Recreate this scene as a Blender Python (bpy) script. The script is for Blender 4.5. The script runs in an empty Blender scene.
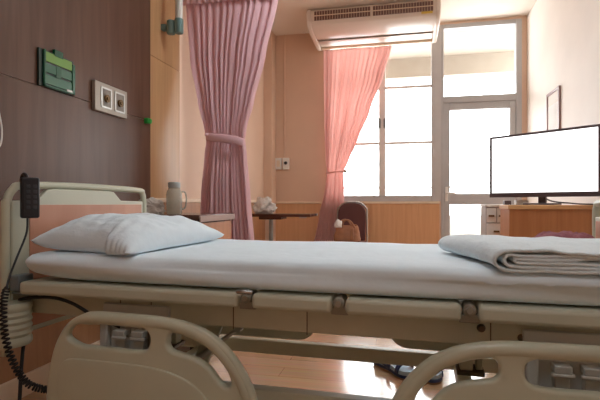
import bpy, bmesh, math, random
from mathutils import Vector, Matrix, noise
random.seed(7)
S = bpy.context.scene
C = S.collection
PI = math.pi
CAM_H = 0.88
CEIL = 3.014
YW = 5.79          # window wall
XL, XR = -1.714, 1.357
YF = -1.7          # wall behind the viewer

# ------------------------------------------------------------------ materials
def new_mat(name):
    m = bpy.data.materials.new(name); m.use_nodes = True
    nt = m.node_tree
    return m, nt, nt.nodes['Principled BSDF']

def srgb(r, g, b):
    f = lambda c: (c/255/12.92) if c/255 <= 0.04045 else ((c/255+0.055)/1.055)**2.4
    return (f(r), f(g), f(b), 1)

def mat(name, rgb, rough=0.5, var=0.06, scale=6.0, metal=0.0, bump=0.0, bscale=60.0, coat=0.0, spec=None):
    m, nt, p = new_mat(name)
    tc = nt.nodes.new('ShaderNodeTexCoord')
    n = nt.nodes.new('ShaderNodeTexNoise'); n.inputs['Scale'].default_value = scale; n.inputs['Detail'].default_value = 4
    nt.links.new(tc.outputs['Object'], n.inputs['Vector'])
    r = nt.nodes.new('ShaderNodeValToRGB')
    c = srgb(*rgb)
    r.color_ramp.elements[0].position = 0.3; r.color_ramp.elements[1].position = 0.7
    r.color_ramp.elements[0].color = tuple(x*(1-var) for x in c[:3])+(1,)
    r.color_ramp.elements[1].color = tuple(min(1, x*(1+var)) for x in c[:3])+(1,)
    nt.links.new(n.outputs['Fac'], r.inputs['Fac'])
    nt.links.new(r.outputs['Color'], p.inputs['Base Color'])
    p.inputs['Roughness'].default_value = rough
    p.inputs['Metallic'].default_value = metal
    if coat: p.inputs['Coat Weight'].default_value = coat
    if spec is not None: p.inputs['Specular IOR Level'].default_value = spec
    if bump:
        n2 = nt.nodes.new('ShaderNodeTexNoise'); n2.inputs['Scale'].default_value = bscale; n2.inputs['Detail'].default_value = 3
        nt.links.new(tc.outputs['Object'], n2.inputs['Vector'])
        b = nt.nodes.new('ShaderNodeBump'); b.inputs['Strength'].default_value = bump; b.inputs['Distance'].default_value = 0.01
        nt.links.new(n2.outputs['Fac'], b.inputs['Height'])
        nt.links.new(b.outputs['Normal'], p.inputs['Normal'])
    return m

def wood(name, rgb1, rgb2, stretch=(12, 12, 0.8), rough=0.4, coat=0.0, spec=None):
    m, nt, p = new_mat(name)
    tc = nt.nodes.new('ShaderNodeTexCoord')
    mp = nt.nodes.new('ShaderNodeMapping'); mp.inputs['Scale'].default_value = stretch
    nt.links.new(tc.outputs['Object'], mp.inputs['Vector'])
    n = nt.nodes.new('ShaderNodeTexNoise'); n.inputs['Scale'].default_value = 2.0; n.inputs['Detail'].default_value = 7; n.inputs['Distortion'].default_value = 0.6
    nt.links.new(mp.outputs['Vector'], n.inputs['Vector'])
    r = nt.nodes.new('ShaderNodeValToRGB')
    r.color_ramp.elements[0].position = 0.3; r.color_ramp.elements[1].position = 0.72
    r.color_ramp.elements[0].color = srgb(*rgb1); r.color_ramp.elements[1].color = srgb(*rgb2)
    nt.links.new(n.outputs['Fac'], r.inputs['Fac'])
    nt.links.new(r.outputs['Color'], p.inputs['Base Color'])
    p.inputs['Roughness'].default_value = rough
    if coat: p.inputs['Coat Weight'].default_value = coat
    if spec is not None: p.inputs['Specular IOR Level'].default_value = spec
    return m

def floor_mat():
    m, nt, p = new_mat('laminate_floor')
    tc = nt.nodes.new('ShaderNodeTexCoord')
    mp = nt.nodes.new('ShaderNodeMapping'); mp.inputs['Rotation'].default_value = (0, 0, 0)
    nt.links.new(tc.outputs['Object'], mp.inputs['Vector'])
    br = nt.nodes.new('ShaderNodeTexBrick')
    br.inputs['Scale'].default_value = 1.0
    br.inputs['Brick Width'].default_value = 0.9; br.inputs['Row Height'].default_value = 0.13
    br.inputs['Mortar Size'].default_value = 0.0015
    br.inputs['Color1'].default_value = srgb(218, 178, 140); br.inputs['Color2'].default_value = srgb(206, 162, 122)
    br.inputs['Mortar'].default_value = srgb(150, 110, 86)
    nt.links.new(mp.outputs['Vector'], br.inputs['Vector'])
    mp2 = nt.nodes.new('ShaderNodeMapping'); mp2.inputs['Scale'].default_value = (1.2, 16, 1)
    nt.links.new(tc.outputs['Object'], mp2.inputs['Vector'])
    n = nt.nodes.new('ShaderNodeTexNoise'); n.inputs['Scale'].default_value = 3; n.inputs['Detail'].default_value = 6
    nt.links.new(mp2.outputs['Vector'], n.inputs['Vector'])
    mx = nt.nodes.new('ShaderNodeMix'); mx.data_type = 'RGBA'; mx.blend_type = 'MULTIPLY'; mx.inputs[0].default_value = 0.45
    nt.links.new(br.outputs['Color'], mx.inputs[6]); nt.links.new(n.outputs['Color'], mx.inputs[7])
    nt.links.new(mx.outputs[2], p.inputs['Base Color'])
    p.inputs['Roughness'].default_value = 0.2; p.inputs['Coat Weight'].default_value = 0.8; p.inputs['Coat Roughness'].default_value = 0.12
    return m

def fabric(name, rgb, translucent=0.4, rough=0.9, bump=0.15):
    m, nt, p = new_mat(name)
    nt.nodes.remove(p)
    out = nt.nodes['Material Output']
    tc = nt.nodes.new('ShaderNodeTexCoord')
    n = nt.nodes.new('ShaderNodeTexNoise'); n.inputs['Scale'].default_value = 160; n.inputs['Detail'].default_value = 2
    nt.links.new(tc.outputs['Object'], n.inputs['Vector'])
    r = nt.nodes.new('ShaderNodeValToRGB'); c = srgb(*rgb)
    r.color_ramp.elements[0].color = tuple(x*0.92 for x in c[:3])+(1,); r.color_ramp.elements[1].color = tuple(min(1, x*1.06) for x in c[:3])+(1,)
    nt.links.new(n.outputs['Fac'], r.inputs['Fac'])
    d = nt.nodes.new('ShaderNodeBsdfDiffuse'); t = nt.nodes.new('ShaderNodeBsdfTranslucent')
    b = nt.nodes.new('ShaderNodeBump'); b.inputs['Strength'].default_value = bump; b.inputs['Distance'].default_value = 0.002
    nt.links.new(n.outputs['Fac'], b.inputs['Height'])
    nt.links.new(b.outputs['Normal'], d.inputs['Normal'])
    nt.links.new(r.outputs['Color'], d.inputs['Color']); nt.links.new(r.outputs['Color'], t.inputs['Color'])
    mx = nt.nodes.new('ShaderNodeMixShader'); mx.inputs[0].default_value = translucent
    nt.links.new(d.outputs[0], mx.inputs[1]); nt.links.new(t.outputs[0], mx.inputs[2])
    nt.links.new(mx.outputs[0], out.inputs['Surface'])
    return m

def glass_mat(name, tint=(0.97, 0.98, 0.98, 1), gloss=0.06):
    m, nt, p = new_mat(name)
    nt.nodes.remove(p)
    out = nt.nodes['Material Output']
    t = nt.nodes.new('ShaderNodeBsdfTransparent'); t.inputs['Color'].default_value = tint
    g = nt.nodes.new('ShaderNodeBsdfGlossy'); g.inputs['Roughness'].default_value = 0.03
    n = nt.nodes.new('ShaderNodeTexNoise'); n.inputs['Scale'].default_value = 3
    mth = nt.nodes.new('ShaderNodeMath'); mth.operation = 'MULTIPLY'; mth.inputs[1].default_value = gloss*2
    nt.links.new(n.outputs['Fac'], mth.inputs[0])
    mx = nt.nodes.new('ShaderNodeMixShader')
    nt.links.new(mth.outputs[0], mx.inputs[0])
    nt.links.new(t.outputs[0], mx.inputs[1]); nt.links.new(g.outputs[0], mx.inputs[2])
    nt.links.new(mx.outputs[0], out.inputs['Surface'])
    return m

def emis(name, rgb, strength):
    m, nt, p = new_mat(name)
    p.inputs['Base Color'].default_value = (0.02, 0.02, 0.02, 1)
    p.inputs['Emission Color'].default_value = srgb(*rgb); p.inputs['Emission Strength'].default_value = strength
    return m

M = dict(
    paint=mat('cream_wall_paint', (222, 192, 168), 0.6, 0.03, 3, bump=0.03, bscale=120),
    paint_r=mat('glare_lit_wall_paint', (240, 230, 220), 0.6, 0.03, 3, bump=0.03, bscale=120),  # cream wall paint lightened: glare beside the window put into the colour
    ceiling=mat('ceiling_paint', (234, 222, 210), 0.8, 0.02, 3),
    dark_lam=wood('dark_brown_laminate', (88, 60, 46), (106, 76, 60), (9, 9, 0.6), 0.36, spec=0.3),
    ash=wood('pale_wood_laminate', (178, 136, 94), (194, 152, 108), (14, 14, 0.7), 0.4),
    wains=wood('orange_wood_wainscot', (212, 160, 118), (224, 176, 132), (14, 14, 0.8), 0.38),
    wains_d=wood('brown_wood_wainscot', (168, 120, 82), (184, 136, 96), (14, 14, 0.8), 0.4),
    cap=mat('cream_cap_rail', (236, 216, 190), 0.45),
    floor=floor_mat(),
    frame=mat('glare_lit_aluminium_frame', (226, 218, 210), 0.45, 0.04),  # near-white base colour carries the window glare on the bars
    frame_d=mat('grey_window_frame', (196, 192, 190), 0.4, 0.04),
    stay=mat('dull_grey_fitting', (120, 114, 108), 0.5),
    dframe=mat('grey_door_paint', (186, 184, 184), 0.45, 0.04),
    nframe=mat('dusky_rose_frame', (160, 128, 122), 0.4),
    glass=glass_mat('window_glass'),
    soffit=mat('balcony_plaster', (152, 140, 126), 0.85),
    parapet=mat('pale_parapet_paint', (190, 184, 178), 0.85),
    tile=mat('balcony_tile', (160, 152, 144), 0.6),
    steel=mat('steel', (190, 188, 184), 0.3, 0.05, metal=1.0),
    darksteel=mat('dark_steel', (110, 96, 80), 0.4, 0.1, metal=0.8),
    cream=mat('cream_enamel', (196, 197, 178), 0.38, 0.03, bump=0.02, bscale=200),
    creamp=mat('cream_moulded_plastic', (196, 197, 176), 0.3, 0.03),
    creamd=mat('cream_frame_steel', (208, 206, 186), 0.42, 0.05),
    hinge=mat('worn_grey_steel', (158, 152, 138), 0.4, 0.1, metal=0.3),
    latchmetal=mat('bright_latch_metal', (204, 204, 198), 0.35, 0.1, metal=0.2),
    latchpl=mat('pale_grey_enamel', (206, 206, 200), 0.4),
    grey_pl=mat('grey_plastic', (166, 168, 166), 0.45),
    bluegrey=mat('blue_grey_metal', (116, 126, 130), 0.45),
    pinklam=wood('pinkish_laminate', (190, 134, 108), (202, 148, 122), (6, 6, 1), 0.4),
    sheet=mat('white_sheet', (226, 238, 245), 0.85, 0.02, 10, bump=0.25, bscale=18),
    pillow=mat('white_pillowcase', (226, 238, 245), 0.85, 0.02, 10, bump=0.35, bscale=22),
    blanket=mat('white_blanket', (229, 239, 243), 0.95, 0.03, 30, bump=0.4, bscale=90),
    pinkcloth=mat('mauve_cloth', (150, 92, 100), 0.95, 0.12, 12, bump=0.5, bscale=60),
    curtain=fabric('mauve_pink_curtain', (236, 200, 204), 0.3),
    curtain_w=fabric('sheer_pink_curtain', (240, 208, 202), 0.6),
    tie=fabric('curtain_tie', (232, 192, 197), 0.2),
    black=mat('black_plastic', (36, 36, 40), 0.35, 0.1),
    rubber=mat('black_rubber', (26, 26, 28), 0.55, 0.1),
    key=mat('grey_keys', (56, 58, 64), 0.5),
    tvbez=mat('dark_tv_plastic', (84, 70, 72), 0.3),
    screen=emis('lit_screen', (255, 255, 255), 2.2),
    acw=mat('air_conditioner_plastic', (228, 214, 202), 0.3, 0.02),
    acd=mat('air_conditioner_grille', (116, 84, 78), 0.5),
    yellow=mat('yellow_sticker', (226, 190, 84), 0.6),
    green=mat('dark_green_plastic', (16, 80, 54), 0.25, 0.1),
    green2=mat('mid_green_plastic', (48, 100, 76), 0.25, 0.1),
    lime=mat('lime_green_card', (112, 154, 62), 0.4, 0.1),
    greenclip=mat('bright_green_plastic', (34, 150, 60), 0.4),
    dgreen=mat('blackish_green_plastic', (22, 44, 36), 0.3),
    recess=mat('grey_brown_recess', (126, 116, 106), 0.4),
    beige=mat('beige_metal_plate', (160, 150, 138), 0.4, 0.05, metal=0.3),
    brass=mat('dull_brass', (112, 86, 58), 0.35, metal=0.8),
    teal=mat('teal_grey_metal', (110, 138, 134), 0.45),
    frost=mat('frosted_white_glass', (216, 212, 204), 0.35),
    whitebody=mat('pale_grey_carcass', (176, 168, 162), 0.5),
    white=mat('white_plastic', (232, 228, 222), 0.4),
    whitep=mat('white_paper', (244, 242, 238), 0.8),
    dwood=wood('dark_brown_wood', (70, 40, 30), (92, 56, 42), (1, 10, 10), 0.22, coat=0.3),
    owood=wood('orange_brown_wood', (176, 112, 68), (192, 128, 80), (14, 14, 0.9), 0.38),
    edge=mat('light_wood_edge', (214, 164, 112), 0.4),
    mstrip=mat('pinkish_metal_edging', (140, 112, 100), 0.4, metal=0.5),
    maroon=mat('maroon_vinyl', (96, 56, 54), 0.5, 0.1, bump=0.1),
    leather=mat('brown_leather', (164, 112, 78), 0.45, 0.15, 14, bump=0.2, bscale=80),
    navy=mat('navy_rubber', (28, 52, 98), 0.45),
    paleblue=mat('pale_blue_insole', (178, 202, 222), 0.6),
    tan=mat('tan_rubber', (160, 122, 92), 0.6),
)
def bag_mat():
    m, nt, p = new_mat('thin_white_plastic_bag')
    p.inputs['Base Color'].default_value = srgb(222, 216, 208); p.inputs['Roughness'].default_value = 0.35
    tr = nt.nodes.new('ShaderNodeBsdfTransparent'); mx = nt.nodes.new('ShaderNodeMixShader')
    n = nt.nodes.new('ShaderNodeTexNoise'); n.inputs['Scale'].default_value = 14
    mr = nt.nodes.new('ShaderNodeMapRange'); mr.inputs[3].default_value = 0.6; mr.inputs[4].default_value = 0.95
    nt.links.new(n.outputs['Fac'], mr.inputs[0]); nt.links.new(mr.outputs[0], mx.inputs[0])
    nt.links.new(tr.outputs[0], mx.inputs[1]); nt.links.new(p.outputs[0], mx.inputs[2])
    nt.links.new(mx.outputs[0], nt.nodes['Material Output'].inputs['Surface'])
    return m
M['bag'] = bag_mat()
def jug_mat():
    m, nt, p = new_mat('smoky_clear_plastic')
    p.inputs['Base Color'].default_value = srgb(192, 192, 182); p.inputs['Roughness'].default_value = 0.15
    tr = nt.nodes.new('ShaderNodeBsdfTransparent'); tr.inputs['Color'].default_value = (0.86, 0.86, 0.82, 1); mx = nt.nodes.new('ShaderNodeMixShader')
    n = nt.nodes.new('ShaderNodeTexNoise'); n.inputs['Scale'].default_value = 5
    mr = nt.nodes.new('ShaderNodeMapRange'); mr.inputs[3].default_value = 0.38; mr.inputs[4].default_value = 0.48
    nt.links.new(n.outputs['Fac'], mr.inputs[0]); nt.links.new(mr.outputs[0], mx.inputs[0])
    nt.links.new(tr.outputs[0], mx.inputs[1]); nt.links.new(p.outputs[0], mx.inputs[2])
    nt.links.new(mx.outputs[0], nt.nodes['Material Output'].inputs['Surface'])
    return m
M['jug'] = jug_mat()

# ------------------------------------------------------------------ geometry helpers
I4 = Matrix.Identity(4)
BEDF = Matrix.Rotation(math.radians(-2.4), 4, 'Z')   # the bed stands slightly turned in the room

def box(bm, x0, x1, y0, y1, z0, z1):
    r = bmesh.ops.create_cube(bm, size=1.0)
    for v in r['verts']:
        v.co = Vector(((x0+x1)/2+v.co.x*(x1-x0), (y0+y1)/2+v.co.y*(y1-y0), (z0+z1)/2+v.co.z*(z1-z0)))
    return r['verts']

def cyl(bm, p0, p1, r0, r1=None, seg=16):
    p0, p1 = Vector(p0), Vector(p1); r1 = r0 if r1 is None else r1
    d = p1-p0
    mt = Matrix.Translation((p0+p1)/2) @ d.to_track_quat('Z', 'Y').to_matrix().to_4x4()
    return bmesh.ops.create_cone(bm, cap_ends=True, segments=seg, radius1=r0, radius2=r1, depth=d.length, matrix=mt)['verts']

def smooth_path(pts, n=8, closed=False):
    P = [Vector(p) for p in pts]; out = []; N = len(P)
    rng = range(N if closed else N-1)
    for i in rng:
        if closed: a, b, c, d = P[(i-1) % N], P[i], P[(i+1) % N], P[(i+2) % N]
        else: a, b, c, d = P[max(i-1, 0)], P[i], P[i+1], P[min(i+2, N-1)]
        for k in range(n):
            t = k/n
            out.append(0.5*((2*b)+(c-a)*t+(2*a-5*b+4*c-d)*t*t+(3*b-a-3*c+d)*t**3))
    if not closed: out.append(P[-1])
    return out

def tube(bm, pts, r, seg=10, caps=True, scale=None):
    P = [Vector(p) for p in pts]; rings = []
    up = None
    for i, p in enumerate(P):
        t = (P[min(i+1, len(P)-1)]-P[max(i-1, 0)]).normalized()
        if up is None:
            up = t.orthogonal().normalized()
        else:
            up = (up - t*up.dot(t))
            up = up.normalized() if up.length > 1e-6 else t.orthogonal().normalized()
        s = t.cross(up)
        rr = r*(scale[i] if scale else 1)
        rings.append([bm.verts.new(p+up*math.cos(a)*rr+s*math.sin(a)*rr) for a in [2*PI*k/seg for k in range(seg)]])
    for a, b in zip(rings, rings[1:]):
        for k in range(seg):
            bm.faces.new((a[k], a[(k+1) % seg], b[(k+1) % seg], b[k]))
    if caps:
        bm.faces.new(rings[0][::-1]); bm.faces.new(rings[-1])

def prism(bm, poly, axis, a0, a1):
    """poly: 2D points; axis 'x': (y,z) poly extruded along x; 'y': (x,z); 'z': (x,y)"""
    def mk(p, a):
        if axis == 'x': return (a, p[0], p[1])
        if axis == 'y': return (p[0], a, p[1])
        return (p[0], p[1], a)
    A = [bm.verts.new(mk(p, a0)) for p in poly]; B = [bm.verts.new(mk(p, a1)) for p in poly]
    n = len(poly)
    bm.faces.new(A); bm.faces.new(B[::-1])
    for i in range(n): bm.faces.new((A[i], B[i], B[(i+1) % n], A[(i+1) % n]))

def lathe(bm, prof, c, seg=24):
    rings = []
    for r, z in prof:
        rings.append([bm.verts.new((c[0]+r*math.cos(2*PI*k/seg), c[1]+r*math.sin(2*PI*k/seg), c[2]+z)) for k in range(seg)])
    for a, b in zip(rings, rings[1:]):
        for k in range(seg): bm.faces.new((a[k], a[(k+1) % seg], b[(k+1) % seg], b[k]))
    bm.faces.new(rings[0][::-1]); bm.faces.new(rings[-1])

def grid(bm, nu, nv, fn):
    V = [[bm.verts.new(fn(i/nu, j/nv)) for j in range(nv+1)] for i in range(nu+1)]
    for i in range(nu):
        for j in range(nv): bm.faces.new((V[i][j], V[i+1][j], V[i+1][j+1], V[i][j+1]))
    return V

WM = {}
def obj(name, bm, m, parent=None, F=I4, bevel=0, seg=2, sharp=38, thick=0, sub=0):
    """bm is given in frame F; the object keeps its own origin"""
    bmesh.ops.transform(bm, matrix=F, verts=bm.verts)
    if parent is None:
        lo = Vector([min(v.co[i] for v in bm.verts) for i in range(3)]); hi = Vector([max(v.co[i] for v in bm.verts) for i in range(3)])
        W = Matrix.Translation(((lo.x+hi.x)/2, (lo.y+hi.y)/2, lo.z))
    else:
        W = WM[parent]
    bmesh.ops.transform(bm, matrix=W.inverted(), verts=bm.verts)
    bmesh.ops.recalc_face_normals(bm, faces=bm.faces)
    for f in bm.faces: f.smooth = True
    for e in bm.edges:
        if len(e.link_faces) == 2 and e.calc_face_angle(0) > math.radians(sharp): e.smooth = False
    me = bpy.data.meshes.new(name); bm.to_mesh(me); bm.free()
    me.materials.append(M[m] if isinstance(m, str) else m)
    o = bpy.data.objects.new(name, me); C.objects.link(o)
    if parent is None: o.matrix_world = W
    else: o.parent = parent
    WM[o] = W
    if thick:
        md = o.modifiers.new('Solid', 'SOLIDIFY'); md.thickness = thick; md.offset = 0
    if bevel:
        md = o.modifiers.new('Bevel', 'BEVEL'); md.width = bevel; md.segments = seg; md.limit_method = 'ANGLE'; md.angle_limit = math.radians(40); md.harden_normals = False
    if sub:
        md = o.modifiers.new('Sub', 'SUBSURF'); md.levels = sub; md.render_levels = sub
    return o

def tag(o, label, cat, group=None):
    o['label'] = label; o['category'] = cat
    if group: o['group'] = group
    return o

def thing(name, label, cat, base, F=I4, group=None):
    o = bpy.data.objects.new(name, None); C.objects.link(o)
    W = F @ Matrix.Translation(Vector(base)); o.matrix_world = W; WM[o] = W
    o.empty_display_size = 0.1
    return tag(o, label, cat, group)

def struct(name, bm, m, parent=None, **k):
    o = obj(name, bm, m, parent, **k)
    if parent is None: o['kind'] = 'structure'
    return o

def B(*boxes):
    bm = bmesh.new()
    for b in boxes: box(bm, *b)
    return bm
def BM(): return bmesh.new()

def plate2d(outer, holes, y, half, bev, res=2):
    """flat plate with rounded edges, outline in x/z, at depth y: returns a bmesh"""
    cu = bpy.data.curves.new('shape', 'CURVE'); cu.dimensions = '2D'; cu.fill_mode = 'BOTH'
    for loop in [outer]+holes:
        sp = cu.splines.new('POLY'); sp.points.add(len(loop)-1)
        for q, p in zip(sp.points, loop): q.co = (p[0], p[1], 0, 1)
        sp.use_cyclic_u = True
    cu.extrude = half-bev; cu.bevel_depth = bev; cu.bevel_resolution = res; cu.offset = -bev
    o = bpy.data.objects.new('shape', cu); C.objects.link(o)
    dg = bpy.context.evaluated_depsgraph_get()
    me = bpy.data.meshes.new_from_object(o.evaluated_get(dg))
    bm = bmesh.new(); bm.from_mesh(me)
    bmesh.ops.remove_doubles(bm, verts=bm.verts, dist=1e-5)
    bpy.data.objects.remove(o); bpy.data.curves.remove(cu); bpy.data.meshes.remove(me)
    bmesh.ops.transform(bm, matrix=Matrix.Translation((0, y, 0)) @ Matrix.Rotation(PI/2, 4, 'X'), verts=bm.verts)
    return bm

# ------------------------------------------------------------------ the room
T = 0.15
struct('floor', B((XL-T, XR+T, YF-T, YW+T, -0.1, 0)), 'floor')
struct('ceiling', B((XL-T, XR+T, YF-T, YW+T, CEIL, CEIL+0.15)), 'ceiling')
struct('wall_left', B((XL-T, XL, YF-T, YW+T, 0, CEIL)), 'paint')
struct('wall_right', B((XR, XR+T, YF-T, YW+T, 0, CEIL)), 'paint_r')
struct('wall_front', B((XL, XR, YF-T, YF, 0, CEIL)), 'paint')
WX0, WX1 = -0.955, 0.335          # window opening
PX = 0.415                        # post between window and door
DX1 = 1.30                        # door opening right end
ZS = 0.90                         # sill
ZT = 2.985                        # top of openings
struct('wall_back', B((XL, WX0, YW, YW+T, 0, CEIL), (WX0, PX, YW, YW+T, 0, ZS), (WX0, XR, YW, YW+T, ZT, CEIL), (DX1, XR, YW, YW+T, 0, ZT)), 'paint')
# corner column (pipe casing) in the far left corner
struct('trim_1', B((XL, XL+0.105, YW-0.19, YW, 0, CEIL)), 'paint')
# wainscots with cap rails
struct('trim_2', B((XL+0.105, PX-0.02, YW-0.018, YW, 0.09, 0.872)), 'wains')
struct('trim_3', B((XL+0.105, PX-0.02, YW-0.035, YW, 0.872, 0.897)), 'cap', bevel=0.005)
struct('trim_4', B((XL, XL+0.018, YF, YW-0.19, 0.09, 0.885)), 'wains_d')
struct('trim_5', B((XL, XL+0.034, 2.93, YW-0.19, 0.885, 0.915)), 'cap', bevel=0.005)
struct('baseboard_left', B((XL, XL+0.03, YF, YW-0.19, 0, 0.10)), 'cap', bevel=0.006)
struct('baseboard_back', B((XL+0.105, PX-0.02, YW-0.03, YW, 0, 0.10)), 'cap', bevel=0.006)
struct('baseboard_right', B((XR-0.02, XR, YF, YW, 0, 0.10)), 'cap', bevel=0.006)
# dark laminate behind the bed head: two panels meeting at a seam, pale laminate beyond
struct('trim_6', B((XL, XL+0.008, 0.2, 2.926, 1.441, CEIL), (XL, XL+0.008, 0.2, 2.926, 0.885, 1.438)), 'dark_lam', bevel=0.0012, seg=1)
struct('trim_7', B((XL, XL+0.008, 2.926, 3.355, 1.90, CEIL), (XL, XL+0.008, 2.926, 3.355, 0.915, 1.897)), 'ash', bevel=0.0012, seg=1)

# window: frame, mullion, bars, panes
def frame_bars(bars, y0, y1):
    bm = BM()
    for x0, x1, z0, z1 in bars: box(bm, x0, x1, y0, y1, z0, z1)
    return bm
w = struct('window_1', frame_bars([(WX0, WX0+0.045, ZS, ZT), (WX1-0.03, PX, ZS, ZT), (WX0+0.045, WX1-0.03, ZS, ZS+0.07), (WX0+0.045, WX1-0.03, ZT-0.06, ZT)], YW-0.01, YW+0.08), 'frame_d', bevel=0.004)
obj('mullion', frame_bars([(-0.312, -0.232, ZS+0.07, ZT-0.06)], YW, YW+0.07), 'frame', w, bevel=0.006)
obj('transom', frame_bars([(-0.232, WX1-0.03, 2.262, 2.292), (WX0+0.045, -0.312, 2.262, 2.292)], YW+0.005, YW+0.06), 'frame', w, bevel=0.004)
obj('glazing_bar', frame_bars([(WX0+0.045, -0.312, 1.592, 1.622)], YW+0.01, YW+0.055), 'frame', w, bevel=0.004)
obj('glazing_bar', frame_bars([(-0.232, WX1-0.03, 1.592, 1.622)], YW+0.01, YW+0.055), 'frame', w, bevel=0.004)
for x0, x1 in ((WX0+0.045, -0.312), (-0.232, WX1-0.03)):
    for z0, z1 in ((ZS+0.07, 1.592), (1.622, 2.262), (2.292, ZT-0.06)):
        obj('pane', B((x0, x1, YW+0.03, YW+0.034, z0, z1)), 'glass', w)
for s in (-1, 1):   # casement stays either side of the mullion
    bm = BM(); tube(bm, [(-0.272+s*0.03, YW-0.005, 1.80), (-0.272+s*0.03, YW-0.02, 1.87), (-0.272+s*0.035, YW-0.03, 1.895), (-0.272+s*0.085, YW-0.035, 1.925)], 0.008)
    box(bm, -0.272+s*0.03-0.012, -0.272+s*0.03+0.012, YW-0.012, YW+0.0, 1.79, 1.90)
    obj('casement_stay', bm, 'stay', w)
bm = BM(); box(bm, WX1-0.01, WX1+0.012, YW-0.03, YW-0.008, 1.43, 1.50); obj('window_latch', bm, 'frame_d', w, bevel=0.003)

# door: frame, leaf with upper and lower panes, handle; fanlight over it
d = struct('door_1', frame_bars([(PX, PX+0.03, 0, ZT), (DX1-0.06, DX1, 0, ZT), (PX+0.03, DX1-0.06, ZT-0.05, ZT), (PX+0.03, DX1-0.06, 2.06, 2.135)], YW-0.01, YW+0.09), 'dframe', bevel=0.004)
DL0, DL1 = PX+0.03, DX1-0.06
obj('door_leaf', frame_bars([(DL0, 0.517, 0.01, 2.06), (1.175, DL1, 0.01, 2.06), (0.517, 1.175, 1.975, 2.06), (0.517, 1.175, 0.862, 0.99), (0.517, 1.175, 0.01, 0.16)], YW+0.005, YW+0.055), 'dframe', d, bevel=0.004)
obj('pane', B((0.517, 1.175, YW+0.027, YW+0.032, 0.99, 1.975)), 'glass', d)
obj('pane', B((0.517, 1.175, YW+0.027, YW+0.032, 0.16, 0.862)), 'glass', d)
obj('fanlight', B((DL0, DL1, YW+0.027, YW+0.032, 2.135, ZT-0.05)), 'glass', d)
bm = BM(); box(bm, 0.462, 0.496, YW-0.006, YW+0.006, 0.90, 1.07)
h = obj('handle_plate', bm, 'white', d, bevel=0.003)
bm = BM(); tube(bm, smooth_path([(0.479, YW, 1.0), (0.479, YW-0.045, 1.0), (0.50, YW-0.055, 0.998), (0.575, YW-0.055, 0.992)], 4), 0.009); obj('lever', bm, 'white', h)

# balcony outside
struct('balcony_floor', B((-2.6, 2.6, YW+T, 7.3, -0.14, -0.02)), 'tile')
struct('balcony_parapet', B((-2.6, 2.6, 7.14, 7.26, -0.02, 0.70)), 'parapet')
struct('balcony_soffit', B((-2.6, 2.6, YW+T, 7.3, 3.02, 3.14), (-2.6, 2.6, 7.14, 7.3, 2.74, 3.02)), 'soffit')
bm = BM(); box(bm, -2.6, 2.6, 7.18, 7.22, 1.09, 1.13)
for k in range(6): box(bm, -2.3+k*0.92-0.015, -2.3+k*0.92+0.015, 7.185, 7.215, 0.70, 1.09)
tag(obj('balcony_railing', bm, 'white', bevel=0.004), 'pale balcony handrail on thin posts beyond the window glass', 'railing')

# ------------------------------------------------------------------ wall fittings, left wall
XD = XL+0.008
t = thing('card_holder', 'green plastic three-slot card holder on the dark panel above the bed head', 'sign holder', (XD, 2.03, 1.44))
obj('back_plate', B((XD, XD+0.012, 1.905, 2.145, 1.44, 1.62)), 'dgreen', t, bevel=0.002)
obj('frame', B((XD+0.012, XD+0.022, 1.93, 1.94, 1.443, 1.62), (XD+0.012, XD+0.022, 2.125, 2.145, 1.443, 1.60), (XD+0.012, XD+0.022, 1.93, 2.145, 1.443, 1.452)), 'green2', t, bevel=0.002)
obj('card_slot', B((XD+0.012, XD+0.018, 1.94, 2.125, 1.565, 1.612)), 'lime', t, bevel=0.002)
obj('card_slot', B((XD+0.012, XD+0.018, 1.94, 2.125, 1.512, 1.556)), 'green2', t, bevel=0.002)
obj('card_slot', B((XD+0.012, XD+0.018, 1.94, 2.125, 1.456, 1.503)), 'green2', t, bevel=0.002)
obj('centre_strip', B((XD+0.018, XD+0.02, 2.01, 2.045, 1.50, 1.56)), 'green', t, bevel=0.002)
obj('top_clip', B((XD+0.004, XD+0.02, 2.0, 2.06, 1.606, 1.64)), 'green', t, bevel=0.002)
obj('label_tab', B((XD+0.018, XD+0.021, 2.085, 2.125, 1.448, 1.462)), 'white', t)

t = thing('outlet_plate', 'beige metal wall plate with two recessed outlets right of the green holder', 'wall outlet', (XD, 2.46, 1.40))
obj('plate', B((XD, XD+0.022, 2.305, 2.615, 1.40, 1.568)), 'beige', t, bevel=0.004)
for y in (2.405, 2.535):
    o = obj('outlet', B((XD+0.022, XD+0.026, y-0.05, y-0.04, 1.425, 1.545), (XD+0.022, XD+0.026, y+0.04, y+0.05, 1.425, 1.545), (XD+0.022, XD+0.026, y-0.05, y+0.05, 1.425, 1.435), (XD+0.022, XD+0.026, y-0.05, y+0.05, 1.535, 1.545)), 'steel', t, bevel=0.001)
    obj('recess', B((XD+0.0215, XD+0.0235, y-0.04, y+0.04, 1.435, 1.535)), 'recess', o)
    bm = BM(); cyl(bm, (XD+0.022, y, 1.482), (XD+0.034, y, 1.482), 0.022); cyl(bm, (XD+0.034, y, 1.482), (XD+0.04, y, 1.482), 0.011); obj('socket', bm, 'brass', o)
bm = BM(); box(bm, XD-0.003, XD+0.03, 2.845, 2.89, 1.415, 1.45); box(bm, XD+0.03, XD+0.04, 2.855, 2.88, 1.42, 1.445)
tag(obj('green_clip', bm, 'greenclip', bevel=0.004), 'small bright green plastic clip at the right edge of the dark panel', 'clip')
bm = BM(); tube(bm, smooth_path([(XD+0.004, 1.55, 1.5), (XD+0.004, 1.64, 1.40), (XD+0.006, 1.69, 1.25), (XD+0.006, 1.70, 1.17), (XD+0.006, 1.685, 1.12), (XD+0.006, 1.64, 1.11), (XD+0.006, 1.58, 1.18), (XD+0.004, 1.55, 1.3)], 8), 0.0038)
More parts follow.
